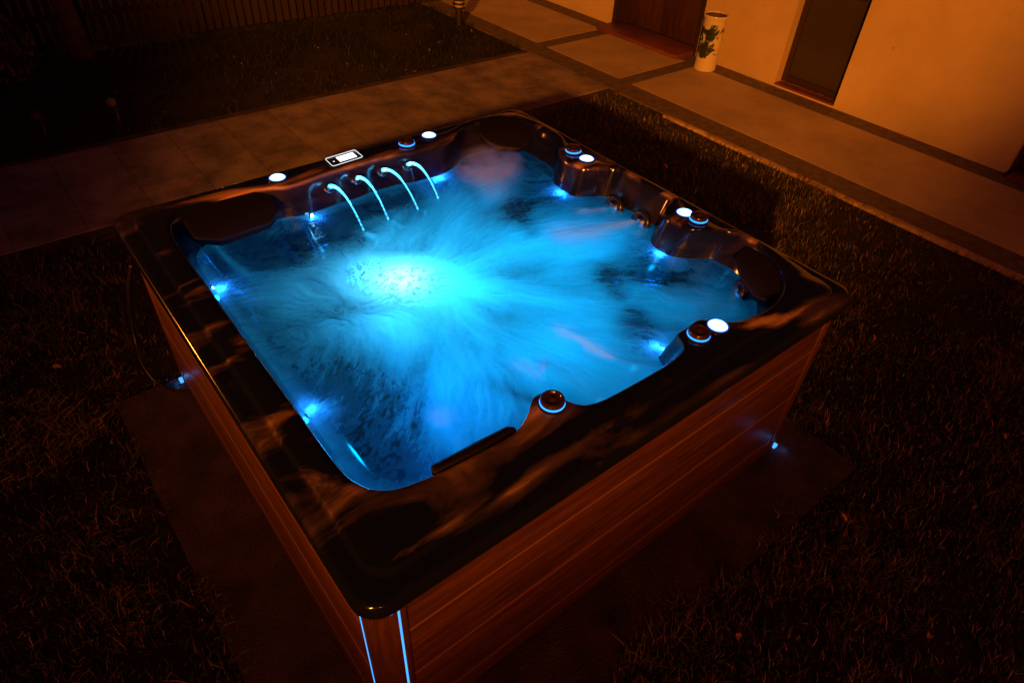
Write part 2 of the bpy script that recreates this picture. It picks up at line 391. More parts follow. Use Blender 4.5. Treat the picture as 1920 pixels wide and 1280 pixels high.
for k in range(7):
    a = k * .9; me = tube_mesh('t', [(0, 0, -.03), (.08 * math.cos(a), .08 * math.sin(a), .2), (.2 * math.cos(a), .2 * math.sin(a), .45)], [.012, .008, .004], 6); bm.from_mesh(me); bpy.data.meshes.remove(me)
link('stems', bm_mesh('stems', bm), M['bark'], sh)

# ------------------------------------------------------------------ grass
def lawn_points():
    out = []
    def patch(n, x0, x1, y0, y1, cond, h):
        p = rng.uniform([x0, y0], [x1, y1], (n, 2)); p = p[cond(p)]
        out.append(np.column_stack([p, np.full(len(p), h)]))
    off = lambda p: ~((p[:, 0] > -.265 + .03 * np.sin(p[:, 1] * 9)) & (p[:, 0] < 2.45 + .05 * np.sin(p[:, 1] * 5)) & (p[:, 1] > -.25 + .05 * np.sin(p[:, 0] * 7) + .02 * np.sin(p[:, 0] * 23)) & (p[:, 1] < 2.28))
    patch(230000, -2.2, 5.02, -2.6, 3.95, off, .046)
    patch(110000, .6, 4.4, -1.5, 1.2, off, .042)
    patch(26000, -1.2, -.2, .2, 3.95, off, .06)
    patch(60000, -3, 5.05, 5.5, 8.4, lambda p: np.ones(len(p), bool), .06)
    return np.vstack(out)
p = lawn_points(); n = len(p)
def lump(sc, seed):
    g = np.random.default_rng(seed).random((400, 400)); u = (p[:, 0] + 5) * sc; v = (p[:, 1] + 5) * sc; iu, iv = u.astype(int) % 399, v.astype(int) % 399; fu, fv = u % 1, v % 1
    fu = fu * fu * (3 - 2 * fu); fv = fv * fv * (3 - 2 * fv)
    return (g[iv, iu] * (1 - fu) + g[iv, iu + 1] * fu) * (1 - fv) + (g[iv + 1, iu] * (1 - fu) + g[iv + 1, iu + 1] * fu) * fv
cl = np.clip((.5 * lump(2.5, 1) + .35 * lump(7, 2) + .25 * lump(18, 3) - .3) * 2, 0, 1)
_old = (np.sin(p[:, 0] * 7.1 + 2 * np.sin(p[:, 1] * 5)) + np.sin(p[:, 1] * 9.3 + 1.7 * np.sin(p[:, 0] * 4))) * .25 + .5
keep = rng.random(n) < (.18 + .82 * cl); p = p[keep]; cl = cl[keep]; n = len(p)
h = p[:, 2] * rng.uniform(.45, 1.25, n) * (.45 + .9 * cl); a = rng.uniform(0, 2 * np.pi, n); lean = rng.uniform(.2, 1.6, n) * h
litter = rng.random(n) < .006; wd = rng.uniform(.0010, .0025, n) * np.where(litter, 3.0, 1); h = np.where(litter, h * .25, h); lean = np.where(litter, rng.uniform(.015, .04, n), lean); d = np.column_stack([np.cos(a), np.sin(a), np.zeros(n)]); s = np.column_stack([-np.sin(a), np.cos(a), np.zeros(n)])
b = np.column_stack([p[:, :2], np.zeros(n)]); Z = np.array([0, 0, 1])
mid = b + d * (lean * .35)[:, None] + Z * (h * .65)[:, None]; tip = b + d * lean[:, None] + Z * (h * .95)[:, None]
V = np.stack([b - s * wd[:, None], b + s * wd[:, None], mid + s * wd[:, None] * .8, mid - s * wd[:, None] * .8, tip], 1).reshape(-1, 3)
me = bpy.data.meshes.new('grass'); me.vertices.add(5 * n); me.vertices.foreach_set('co', V.astype(np.float32).ravel())
i5 = np.arange(n)[:, None] * 5; loops = np.concatenate([i5 + [0, 1, 2, 3], i5 + [3, 2, 4]], 1).ravel()
me.loops.add(7 * n); me.loops.foreach_set('vertex_index', loops.astype(np.int32)); me.polygons.add(2 * n)
st = (np.arange(n)[:, None] * 7 + [0, 4]).ravel(); me.polygons.foreach_set('loop_start', st.astype(np.int32))
me.update(calc_edges=True); me.validate()
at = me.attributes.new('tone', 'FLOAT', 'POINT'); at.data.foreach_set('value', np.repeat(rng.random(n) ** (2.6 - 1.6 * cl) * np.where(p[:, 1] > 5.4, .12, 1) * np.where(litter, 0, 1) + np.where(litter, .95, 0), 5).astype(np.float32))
t = NT('grass'); A = t.add('ShaderNodeAttribute'); A.attribute_name = 'tone'
t.c(t.ramp(A.outputs['Fac'], [(0, (.008, .012, .005)), (.3, (.03, .032, .012)), (.65, (.12, .10, .04)), (.88, (.26, .17, .08)), (1, (.55, .36, .19))]), t.b.inputs['Base Color']); t.b.inputs['Roughness'].default_value = .6
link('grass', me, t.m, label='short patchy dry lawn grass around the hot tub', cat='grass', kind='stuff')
# fallen leaves
lm = []
for k in range(3):
    L = random.uniform(.035, .05); W = L * random.uniform(.22, .4); vv = []; ff = []
    for i in range(7):
        u = i / 6; ww = W * math.sin(math.pi * (u * .92 + .04)); zz = .012 * math.sin(u * 3 + k) + .004 * k
        vv += [(u * L, -ww, zz + .006), (u * L, 0, zz), (u * L, ww, zz + .006)]
    for i in range(6):
        for j in (0, 1): q = i * 3 + j; ff.append((q, q + 1, q + 4, q + 3))
    m = mesh('fallen_leaf', vv, ff); m.materials.append(M['dry']); lm.append(m)
lp = [(3.07, -.46, 'curled dry leaf on the lawn at right, left one of a pair'), (3.31, -.66, 'curled dry leaf on the lawn at the far right edge, right one of a pair'),
      (1.28, -.44, 'dry leaf on the grass closest to the front of the photo beside the slab'), (1.93, -.92, 'dry leaf lying alone in the dark lower right corner of the lawn'),
      (2.13, -.40, 'dry leaf beside the slab edge below the small blue foot light'), (2.0, -.53, 'dry leaf in the grass just below another leaf near the slab edge at lower right'),
      (4.11, 2.41, 'dry leaf on the shaded grass behind the tub rim'), (4.95, 1.60, 'reddish dry leaf lying against the pale kerb of the walkway'),
      (-.32, 2.92, 'dry leaf on the grass left of the tub, the one nearer the path'), (-.49, 2.72, 'dry leaf on the grass at the left edge of the photo'), (3.5, .2, 'dry leaf on the lawn just behind the right corner of the tub')]
for i, (x, y, lab) in enumerate(lp):
    o = bpy.data.objects.new('fallen_leaf', lm[i % 3]); scene.collection.objects.link(o)
    o.location = (x, y, random.uniform(.03, .055)); o.rotation_euler = (random.uniform(-.5, .5), random.uniform(-.5, .5), random.uniform(0, 6.3)); o.scale = [random.uniform(.8, 1.3)] * 3
    tag(o, lab, 'leaf', 'fallen leaves on the lawn')

# ------------------------------------------------------------------ the hot tub
W, D = 2.302, 2.291
tub = empty('hot_tub', (0, 0, 0), label='large square hot tub with glossy marbled rim and wood-grain sides, lit blue inside', cat='hot tub')
# inner opening of the rim, measured corner by corner
C = [(.17, 1.10), (.17, .80), (.169, .58), (.172, .44), (.186, .375), (.215, .325), (.27, .288), (.38, .266), (.52, .256), (.64, .252), (.70, .262), (.755, .29), (.79, .318),
     (.815, .335), (.85, .337), (.872, .325), (.888, .285), (.91, .235), (.94, .207), (1.0, .191), (1.12, .184), (1.28, .181), (1.36, .187), (1.415, .20),
     (1.443, .225), (1.458, .262), (1.475, .273), (1.53, .276), (1.585, .280), (1.612, .268), (1.65, .226), (1.70, .190), (1.76, .172), (1.88, .163), (1.98, .178), (2.06, .210), (2.13, .26), (2.18, .32), (2.222, .42),
     (2.24, .52), (2.215, .62), (2.13, .685), (2.085, .73), (2.075, .79), (2.08, .87), (2.14, .93), (2.225, .97), (2.235, 1.05), (2.235, 1.25), (2.225, 1.36), (2.14, 1.41), (2.08, 1.46), (2.07, 1.53), (2.08, 1.63),
     (2.13, 1.70), (2.19, 1.77), (2.215, 1.88), (2.21, 2.0), (2.16, 2.12), (2.06, 2.19), (1.94, 2.212), (1.83, 2.19), (1.74, 2.13), (1.66, 2.09), (1.56, 2.08), (1.45, 2.085), (1.38, 2.10), (1.25, 2.115), (1.05, 2.115),
     (.92, 2.11), (.82, 2.10), (.74, 2.10), (.68, 2.13), (.60, 2.15), (.45, 2.15), (.30, 2.135), (.22, 2.09), (.185, 2.0), (.172, 1.85), (.17, 1.5)]
def catmull(P, m=10):
    P = np.array(P); n = len(P); o = []
    for i in range(n):
        a, b, c, d = P[i - 1], P[i], P[(i + 1) % n], P[(i + 2) % n]
        for t_ in np.arange(m) / m: o.append(.5 * ((2 * b) + (-a + c) * t_ + (2 * a - 5 * b + 4 * c - d) * t_ ** 2 + (-a + 3 * b - 3 * c + d) * t_ ** 3))
    return np.array(o)
inner = catmull(C); cen = np.array([1.2, 1.2])
th = np.arctan2(*(inner - cen).T[::-1]); rr = np.linalg.norm(inner - cen, axis=1)
o_ = np.argsort(th); th, rr = th[o_], rr[o_]
ths = np.concatenate([th - 2 * np.pi, th, th + 2 * np.pi]); rrs = np.concatenate([rr, rr, rr])
ang = [np.linspace(-np.pi, np.pi, 721)[:-1]]
for cx, cy in ((0, 0), (W, 0), (W, D), (0, D)):
    a0 = math.atan2(cy - 1.2, cx - 1.2); ang.append(a0 + np.linspace(-.07, .07, 41))
ang = np.unique(np.round(np.mod(np.concatenate(ang) + np.pi, 2 * np.pi) - np.pi, 5)); NA = len(ang)
dirs = np.column_stack([np.cos(ang), np.sin(ang)])
Ir = np.interp(ang, ths, rrs); I = cen + dirs * Ir[:, None]
def outer(inset, rad=.085):
    x0, y0, x1, y1 = inset, inset, W - inset, D - inset; rad = max(rad - inset, .012); out = []
    for d in dirs:
        ts = []
        if d[0] > 1e-9: ts.append((x1 - 1.2) / d[0])
        if d[0] < -1e-9: ts.append((x0 - 1.2) / d[0])
        if d[1] > 1e-9: ts.append((y1 - 1.2) / d[1])
        if d[1] < -1e-9: ts.append((y0 - 1.2) / d[1])
        p = cen + d * min(ts)
        cx = x0 + rad if p[0] < 1.2 else x1 - rad; cy = y0 + rad if p[1] < 1.2 else y1 - rad
        inx = (p[0] - cx) * (1 if p[0] > 1.2 else -1) > 0; iny = (p[1] - cy) * (1 if p[1] > 1.2 else -1) > 0
        # ray / corner circle
        o2 = cen - np.array([cx, cy]); bq = o2 @ d; cq = o2 @ o2 - rad * rad; disc = bq * bq - cq
        if disc > 0:
            q = cen + d * (-bq + math.sqrt(disc))
            if (q[0] - cx) * (1 if p[0] > 1.2 else -1) >= 0 and (q[1] - cy) * (1 if p[1] > 1.2 else -1) >= 0: p = q
        out.append(p)
    return np.array(out)
def smooth_r(r, k):
    m = np.interp(np.linspace(-np.pi, np.pi, 720, endpoint=False), ang, r, period=2 * np.pi)
    ker = np.hanning(k); ker /= ker.sum(); m = np.convolve(np.concatenate([m, m, m]), ker, 'same')[720:1440]
    return np.interp(ang, np.linspace(-np.pi, np.pi, 720, endpoint=False), m, period=2 * np.pi)
rings = []
def ring(P2, z): rings.append(np.column_stack([P2, np.full(NA, z) if np.isscalar(z) else z]))
O0 = outer(0); gap = np.linalg.norm(O0 - I, axis=1)
ring(outer(.03), .950); ring(outer(.012), .945); ring(outer(.002), .952); ring(outer(0), .965); ring(outer(0), .990)
for a in (20, 40, 60, 80): ring(outer(.022 * (1 - math.cos(R(a)))), .990 + .022 * math.sin(R(a)))
ring(outer(.030), 1.0125)
stp = np.minimum(.092, gap * .42)
def mixo(f, zz): ring(O0 + (I - O0) * (f / gap)[:, None], zz)
mixo(np.maximum(stp - .010, .034), 1.010); mixo(np.maximum(stp, .036), 1.0115)
mixo(np.maximum(stp + .008, .038), 1.0215); mixo(np.maximum(stp + .016, .040), 1.0235)
mixo(np.maximum(gap - .030, stp + .02), 1.0235)
mixo(gap - .010, 1.0225); mixo(gap - .004, 1.0195)
Cc = np.array([1.2, 1.2])
def wallring(k, z, rs=Ir): ring(Cc + dirs * (rs * (1 - k))[:, None], z)
wallring(.0, 1.014); wallring(.006, .998); wallring(.018, .965); wallring(.034, .92); wallring(.052, .87)
s1r = smooth_r(Ir, 15); s2r = smooth_r(Ir, 60)
wallring(.075, .80, (Ir + s1r) / 2); wallring(.12, .68, s1r); wallring(.17, .58, s2r); wallring(.23, .545, s2r); wallring(.50, .53, s2r); wallring(.56, .49, s2r); wallring(.60, .30, s2r); wallring(.64, .20, s2r)
V = np.vstack(rings); NR = len(rings); F = []
for r_ in range(NR - 1):
    for k in range(NA):
        k2 = (k + 1) % NA; F.append((r_ * NA + k, r_ * NA + k2, (r_ + 1) * NA + k2, (r_ + 1) * NA + k))
F.append(tuple((NR - 1) * NA + k for k in range(NA)))
me = mesh('shell', V, F); bm = bmesh.new(); bm.from_mesh(me); bmesh.ops.recalc_face_normals(bm, faces=bm.faces); bm.to_mesh(me); bm.free()
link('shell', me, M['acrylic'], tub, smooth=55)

# cabinet: three boards on each side, rounded corner posts
def board(a, b, mat, bev=.004): return box('side_board', a, b, mat, tub, bev)
IN = .035; e = .135
zs = [(.035, .150), (.157, .445), (.452, .735), (.742, .948)]
for z0, z1 in zs:
    board((e, IN, z0), (W - e, IN + .02, z1), M['wood_x']); board((e, D - IN - .02, z0), (W - e, D - IN, z1), M['wood_x'])
    board((IN, e, z0), (IN + .02, D - e, z1), M['wood_y']); board((W - IN - .02, e, z0), (W - IN, D - e, z1), M['wood_y'])
for z in (.1535, .4485, .7385):  # thin pale strips paint the highlight lines along the grooves
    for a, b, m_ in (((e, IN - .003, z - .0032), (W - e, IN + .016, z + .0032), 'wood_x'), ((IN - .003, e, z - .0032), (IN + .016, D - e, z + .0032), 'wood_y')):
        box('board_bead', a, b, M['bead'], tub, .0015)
box('cabinet_core', (IN + .022, IN + .022, .024), (W - IN - .022, D - IN - .022, .56), M['gap'], tub)
def corner(cx, cy, sx, sy):
    # quarter-round post between the two light slots
    pts = []; r = .075; x0 = cx + sx * (IN - .006); y0 = cy + sy * (IN - .006)
    for k in range(9):
        a = R(90 * k / 8); pts.append((x0 + sx * (r - r * math.cos(a)), y0 + sy * (r - r * math.sin(a))))
    ip = [(x0 + sx * r, y0 + sy * .02), (x0 + sx * .02, y0 + sy * r)]
    poly = pts + [(x0 + sx * r, y0 + sy * .03), (x0 + sx * .03, y0 + sy * r)]
    v = [(x, y, .03) for x, y in poly] + [(x, y, .948) for x, y in poly]; m = len(poly)
    f = [tuple(range(m))[::-1], tuple(range(m, 2 * m))] + [(i, (i + 1) % m, m + (i + 1) % m, m + i) for i in range(m)]
    me = mesh('corner_post', v, f); bm = bmesh.new(); bm.from_mesh(me); bmesh.ops.recalc_face_normals(bm, faces=bm.faces); bm.to_mesh(me); bm.free()
    link('corner_post', me, M['wood_z'], tub, smooth=40)
    def bx(nm, xa, ya, za, xb, yb, zb, mat, bev=0, **kw):
        return box(nm, (min(xa, xb), min(ya, yb), za), (max(xa, xb), max(ya, yb), zb), mat, tub, bev, **kw)
    bx('corner_trim', cx + sx * .112, cy + sy * (IN - .004), .03, cx + sx * .133, cy + sy * (IN + .02), .948, M['wood_z'], .003)
    bx('corner_trim', cx + sx * (IN - .004), cy + sy * .112, .03, cx + sx * (IN + .02), cy + sy * .133, .948, M['wood_z'], .003)
corner(0, 0, 1, 1); corner(W, 0, -1, 1); corner(0, D, 1, -1); corner(W, D, -1, -1)
box('led_strip', (.1050, IN - .005, .04), (.1112, IN + .014, .945), M['led_strip'], tub)
box('led_strip', (IN - .007, .1050, .04), (IN + .014, .1112, .945), M['led_strip'], tub, label='thinner of the two lit strips')
box('foot_light', (W - .055, IN - .006, .024), (W - .030, IN + .012, .042), M['led_strip'], tub, .002)
box('foot_light', (IN - .020, D - .075, .024), (IN + .0, D - .045, .042), M['led_strip'], tub, .002)
light('foot_glow', 'POINT', (W - .02, IN - .04, .04), (.02, .3, 1), .015, shadow_soft_size=.006)
light('foot_glow', 'POINT', (.0, D - .06, .05), (.02, .3, 1), .05, shadow_soft_size=.006)
for z in (.83, .5): lathe('screw', [(0, 0), (.004, .0), (.003, .0015), (0, .002)], M['steel'], tub, 12, (.078, .0338, z), (-.34, -.94, 0))

# lit speaker lenses
BL = (.03, .28, 1)
for x, y in ((1.618, .205), (2.166, .835), (2.160, 1.509), (1.617, 2.200), (.741, 2.192)):
    s = lathe('speaker_light', [(.040, -.004), (.047, -.004), (.048, .002), (.044, .004), (.041, .004)], M['black'], tub, 40, (x, y, 1.0245))
    lathe('bezel', [(.0415, .003), (.041, .006), (.0375, .0065), (.037, .003)], M['led_bezel'], s, 40, (x, y, 1.0245))  # added glowing ring stands in for the halo round the lens
    lathe('lens', [(0, .013), (.02, .012), (.032, .009), (.037, .004)], M['led_white'], s, 40, (x, y, 1.0245))
# diverter valves: dark cap over a lit ring
def half_arc(c, r, a0, a1, z, rad, n=14):
    return [(c[0] + r * math.cos(R(a)), c[1] + r * math.sin(R(a)), z) for a in np.linspace(a0, a1, n)]
for x, y in ((1.512, .212), (.842, .270), (2.170, .757), (2.160, 1.615), (1.458, 2.172)):
    vvv = lathe('air_valve', [(.0, -.002), (.047, -.002), (.048, .004), (.045, .006), (0, .006)], M['black'], tub, 40, (x, y, 1.0245))
    torus('lit_ring', (x, y, 1.034), (0, 0, 1), .040, .0034, M['led_blue'], vvv)
    lathe('cap', [(0, .008), (.034, .008), (.041, .014), (.042, .024), (.039, .029), (.030, .030), (.028, .027), (.012, .026), (.008, .030), (0, .031)], M['cap'], vvv, 40, (x, y, 1.0245))
# control panel
cp = prism('control_panel', [(1.005, 2.148, 1.0265), (1.193, 2.160, 1.0265), (1.200, 2.266, 1.0265), (1.012, 2.258, 1.0265)], .006, M['black'], tub, .002, 2)
a = Vector((1.0165, 2.1555, 1.0275)); ux = Vector((.176, .011, 0)); uy = Vector((.004, .0965, 0))
def pp(u, v_, dz=0): return a + ux * u + uy * v_ + Vector((0, 0, dz))
link('screen', mesh('screen', [pp(.30, .22), pp(.86, .22), pp(.86, .80), pp(.30, .80)], [(0, 1, 2, 3)]), M['screen'], cp)
rr_ = []; q = .06
for cu, cv, a0 in ((q, q * 1.8, 180), (1 - q, q * 1.8, 270), (1 - q, 1 - q * 1.8, 0), (q, 1 - q * 1.8, 90)):
    for k in range(6): an = R(a0 + 18 * k); rr_.append(pp(cu + q * math.cos(an), cv + q * 1.8 * math.sin(an)))
link('border_line', tube_mesh('border_line', rr_, .0016, 6, True), M['line'], cp)
lathe('button', [(0, .001), (.0045, .0005), (.005, 0)], M['line'], cp, 16, tuple(pp(.15, .45)))

# headrest cushions
pl = prism('headrest', [(.255, 1.955, .985), (.255, 2.09, 1.012), (.315, 2.165, 1.018), (.61, 2.15, 1.018), (.665, 2.09, 1.0), (.668, 2.02, .955), (.60, 1.985, .925), (.36, 1.965, .925)], .045, M['cushion'], tub, .012)
prism('headrest', [(1.915, 2.15, .996), (2.0, 2.235, 1.030), (2.10, 2.222, 1.030), (2.205, 2.12, 1.030), (2.225, 2.02, 1.020), (2.155, 1.965, .955), (2.07, 1.955, .93), (1.965, 2.035, .93), (1.93, 2.09, .955)], .04, M['cushion'], tub, .012, 4)
prism('headrest', [(2.225, .52, 1.0), (2.15, .52, .955), (2.085, .42, .925), (2.02, .30, .925), (2.0, .235, .955), (2.05, .212, 1.0), (2.14, .275, 1.012), (2.205, .38, 1.012)], .04, M['cushion'], tub, .012)
prism('headrest', [(.378, .268, 1.027), (.388, .302, 1.022), (.540, .291, 1.022), (.668, .290, 1.022), (.690, .262, 1.027), (.54, .258, 1.030)], .11, M['cushion'], tub, .010)

# nozzles of the four arcs
jet = [(.945, 2.062, .978), (1.097, 2.062, .980), (1.244, 2.062, .982), (1.390, 2.056, .976)]
for i, p in enumerate(jet):
    ax = (0, -.80, .6); b = Vector(p) + Vector((0, .012, -.012))
    nz = lathe('fountain_nozzle', [(.0, 0), (.026, 0), (.027, .004), (.023, .009), (.012, .011), (.011, .004), (0, .004)], M['black'], tub, 28, tuple(b), ax)
    torus('trim_ring', tuple(b + Vector((0, -.003, .003))), ax, .0255, .0022, M['steel'], nz)
# big massage jets, half under water
for c, ax in (((2.135, 1.247, .875), (-1, 0, .25)), ((2.135, 1.058, .878), (-1, 0, .25)), ((2.075, .398, .868), (-.8, .5, .3))):
    tj = torus('massage_jet', c, ax, .045, .015, M['black'], tub)
    q = Vector(ax).normalized()
    lathe('nozzle', [(.034, -.004), (.030, .010), (.016, .018), (.012, .010), (.0, .008)], M['steel'], tj, 28, c, ax)
# small underwater lights on the wall just below the surface
LEDS = [((.815, 2.020), 1), ((1.565, 2.040), 2.2), ((2.030, 1.530), 1.5), ((2.040, .800), 1.2), ((.222, 1.715), 1.6), ((.222, .835), 1.1), ((1.505, .335), .8)]
for (x, y), pw in LEDS:
    d = (Cc - np.array([x, y])); d /= np.linalg.norm(d)
    f_ = lathe('underwater_light', [(.012, 0), (.018, 0), (.018, .005), (.012, .007)], M['steel'], tub, 20, (x - d[0] * .006, y - d[1] * .006, .872), (*d, .35))
    lathe('lens', [(0, .006), (.008, .005), (.012, .002)], M['led_hot'], f_, 20, (x - d[0] * .006, y - d[1] * .006, .872), (*d, .35))
    light('led_beam', 'POINT', (x + d[0] * .035, y + d[1] * .035, .848), (.02, .24, 1), .55 * pw, shadow_soft_size=.012)
# the main lamp in the foot well
ml = lathe('main_lamp', [(.0, 0), (.08, 0), (.08, .012), (.07, .02)], M['steel'], tub, 36, (.72, .72, .36), (.6, .6, .3))
lathe('lens', [(0, .022), (.05, .020), (.07, .014)], M['led_main'], ml, 36, (.72, .72, .36), (.6, .6, .3))

light('main_beam', 'POINT', (.90, 1.33, .765), (.52, .86, 1), 2.1, shadow_soft_size=.03)  # added point lamps floating under the surface to brighten the water
light('main_beam', 'POINT', (.98, 1.28, .64), (.0, .58, .95), 8, shadow_soft_size=.06)
light('foot_well_glow', 'AREA', (1.26, 1.04, .575), (.0, .40, .95), 7.6, (1.26, 1.04, 2), shape='DISK', size=1.35)  # added unseen disk, stands in for light scattered in the aerated water
light('main_beam', 'POINT', (.60, .62, .64), (.0, .24, 1), 4.5, shadow_soft_size=.10)  # added blue fill for the near left water

# ------------------------------------------------------------------ water
GX0, GX1, GY0, GY1, ST = .12, 2.27, .14, 2.24, .0042
nx = int((GX1 - GX0) / ST); ny = int((GY1 - GY0) / ST)
X, Y = np.meshgrid(np.linspace(GX0, GX1, nx), np.linspace(GY0, GY1, ny)); WL = .872
def vnoise(sx, sy, seed, sh):
    g = np.random.default_rng(seed).random((sy + 2, sx + 2)); u = np.linspace(0, sx, sh[1], endpoint=False); v = np.linspace(0, sy, sh[0], endpoint=False)
    iu, iv = u.astype(int), v.astype(int); fu, fv = u - iu, v - iv; fu = fu * fu * (3 - 2 * fu); fv = fv * fv * (3 - 2 * fv)
    a = g[np.ix_(iv, iu)] * (1 - fu) + g[np.ix_(iv, iu + 1)] * fu; b = g[np.ix_(iv + 1, iu)] * (1 - fu) + g[np.ix_(iv + 1, iu + 1)] * fu
    return a * (1 - fv)[:, None] + b * fv[:, None]
def fbm(s, seed, sh, o=4):
    r = 0; a = 1; tt = 0
    for k in range(o): r = r + a * vnoise(s * 2 ** k, s * 2 ** k, seed + k, sh); tt += a; a *= .55
    return r / tt
sh_ = X.shape
wX = X + .10 * (fbm(5, 51, sh_, 4) - .5); wY = Y + .10 * (fbm(5, 52, sh_, 4) - .5)
def seg(x0, y0, x1, y1, w0, w1=None, soft=1):
    """gaussian profile round a stroke that widens from w0 to w1"""
    w1 = w1 or w0; dx, dy = x1 - x0, y1 - y0; L2 = dx * dx + dy * dy
    t_ = np.clip(((wX - x0) * dx + (wY - y0) * dy) / L2, 0, 1); d2 = (wX - x0 - t_ * dx) ** 2 + (wY - y0 - t_ * dy) ** 2
    w_ = w0 + (w1 - w0) * t_; return np.exp(-d2 / (w_ * w_))
flows = [(2.1, 1.06, 1.5, 1.25, 1.4), (2.1, 1.25, 1.5, 1.38, 1.2), (1.08, .25, 1.05, .8, 1.2), (1.33, .25, 1.25, .9, 1.2), (.57, .36, .62, .8, 1),
         (1.98, .34, 1.5, .55, 1), (1.8, 1.9, 1.4, 1.5, 1), (1.0, 1.15, .45, 1.5, 1), (.95, 1.05, .45, .85, 1), (1.0, 1.0, .58, .42, 1.2), (.28, 1.7, .7, 1.85, .6),
         (1.5, 2.0, 1.3, 1.5, .8), (.85, 2.0, 1.05, 1.6, .6), (2.0, 1.5, 1.5, 1.6, .8), (2.0, .8, 1.5, .85, .8), (.25, .83, .5, .65, .6), (1.5, .36, 1.7, .6, .5)]
U = np.zeros(sh_); Vv = np.zeros(sh_)
for x0, y0, x1, y1, wt in flows:
    g = seg(x0, y0, x1, y1, .10, .30) * wt; L = math.hypot(x1 - x0, y1 - y0)
    fan = .9 * ((X - x0) * -(y1 - y0) + (Y - y0) * (x1 - x0)) / L      # spreading
    if (x1 - x0) * (x0 - 1.05) + (y1 - y0) * (y0 - 1.15) < 0: g = -g      # all flow lines run outward
    U += g * ((x1 - x0) / L - fan * (y1 - y0) / L); Vv += g * ((y1 - y0) / L + fan * (x1 - x0) / L)
gC = seg(.85, 1.25, 1.35, .95, .30) * 1.6; U += gC * .93; Vv += gC * -.30      # the main current crosses the middle
psi = fbm(6, 3, sh_, 4); gy, gx = np.gradient(psi, ST); U += gy * .17; Vv += -gx * .17
Ln = np.hypot(U, Vv) + 1e-6; U /= Ln; Vv /= Ln
def lic(src, steps, hstep=1.0):
    acc = np.zeros(sh_); wsum = 0
    jj, ii = np.meshgrid(np.arange(sh_[1]), np.arange(sh_[0]))
    for sgn in (1, -1):
        px, py = jj.astype(float), ii.astype(float)
        for k in range(steps):
            a = np.clip(px.astype(int), 0, sh_[1] - 1); b = np.clip(py.astype(int), 0, sh_[0] - 1)
            wk = .5 + .5 * math.cos(math.pi * k / steps); acc += src[b, a] * wk; wsum += wk
            px += sgn * U[b, a] * hstep; py += sgn * Vv[b, a] * hstep
    return acc / wsum
def norm01(a, lo=2, hi=98): p0, p1 = np.percentile(a, [lo, hi]); return np.clip((a - p0) / (p1 - p0), 0, 1)
st1 = norm01(lic(np.random.default_rng(5).random(sh_), 16))
st2 = norm01(lic(vnoise(110, 110, 8, sh_), 18)); st3 = norm01(lic(vnoise(34, 34, 9, sh_), 26, 1.5))
big = norm01(lic(fbm(9, 21, sh_, 4), 40, 1.5))
dense = np.zeros(sh_)
for a in ((.95, 1.10, 1.9, 1.05, .34, .26, .85), (1.25, .75, 1.3, .4, .34, .26, .75), (.9, 1.15, .5, 1.45, .22, .14, .5), (.95, .95, .6, .42, .20, .10, .65), (1.2, 1.4, 1.45, 1.75, .26, .14, .6),
          (1.9, .40, 1.5, .75, .14, .18, .6), (1.82, 1.88, 1.6, 1.6, .14, .12, .55), (1.05, 1.6, 1.4, 1.65, .16, .16, .45), (.35, 1.55, .8, 1.3, .1, .2, .35), (.30, .78, .45, .6, .08, .08, .25)):
    dense = np.maximum(dense, a[6] * seg(*a[:6]) ** .7)
clear_ = np.zeros(sh_)
for a in ((.42, 1.83, .72, 1.82, .13, .13, .9), (1.70, .84, 1.62, .70, .07, .05, .8), (1.50, .47, 1.6, .58, .08, .06, .8), (.3, .5, .46, .95, .12, .14, .5), (1.68, 1.52, 1.6, 1.28, .10, .05, .7),
          (.33, .42, .5, .33, .12, .1, .6), (1.95, .62, 1.85, .72, .08, .1, .6), (2.0, 1.3, 2.0, 1.0, .04, .04, .3), (.8, 1.95, 1.3, 1.93, .08, .05, .7), (.9, .45, .82, .6, .03, .05, .5)):
    clear_ = np.maximum(clear_, a[6] * seg(*a[:6]))
foam = .26 + dense * (.34 + .85 * big) - clear_ * .50 * (.75 + .4 * st3)
foam += (.20 * (st3 - .5) + .15 * (st2 - .5) + .11 * (st1 - .5)) * (1.1 - .75 * np.clip(foam, 0, 1)) + .16 * (big - .5)
foam = np.clip(foam, .11, 1)
foam = np.maximum(foam, np.clip(1.1 * seg(.80, 1.46, .98, 1.22, .22, .22), 0, .9))
for lx, ly in ((.958, 1.765), (1.105, 1.785), (1.279, 1.790), (1.424, 1.822)):       # splashes where the arcs land
    foam = np.maximum(foam, .75 * seg(lx, ly, lx + .01, ly - .07, .022, .05) * (.6 + .6 * st2))
mound = np.zeros(sh_)
for a in ((2.10, 1.075, 1.74, 1.19, .022, .075, .95), (2.05, 1.26, 1.95, 1.29, .02, .035, .55), (1.09, .30, 1.06, .54, .022, .040, .7), (1.325, .33, 1.26, .66, .022, .045, .75), (.57, .40, .595, .56, .03, .034, .45),
          (1.96, .33, 1.84, .36, .03, .05, .55), (1.81, 1.86, 1.70, 1.70, .13, .08, .35), (1.0, .52, .98, .62, .02, .04, .3)):
    mound = np.maximum(mound, a[6] * seg(*a[:6]))
mound *= .85 + .3 * (st3 - .3); mound = np.clip(mound, 0, 1)
Zw = WL + .016 * mound + .010 * (big - .5) + .006 * (st3 - .5) + .0018 * (st2 - .5) + .012 * dense ** 2
rad = np.hypot(X - 1.2, Y - 1.2); ta = np.arctan2(Y - 1.2, X - 1.2); lim = np.interp(ta.ravel(), ang, Ir * .952, period=2 * np.pi).reshape(sh_)
inside = rad < lim + .012
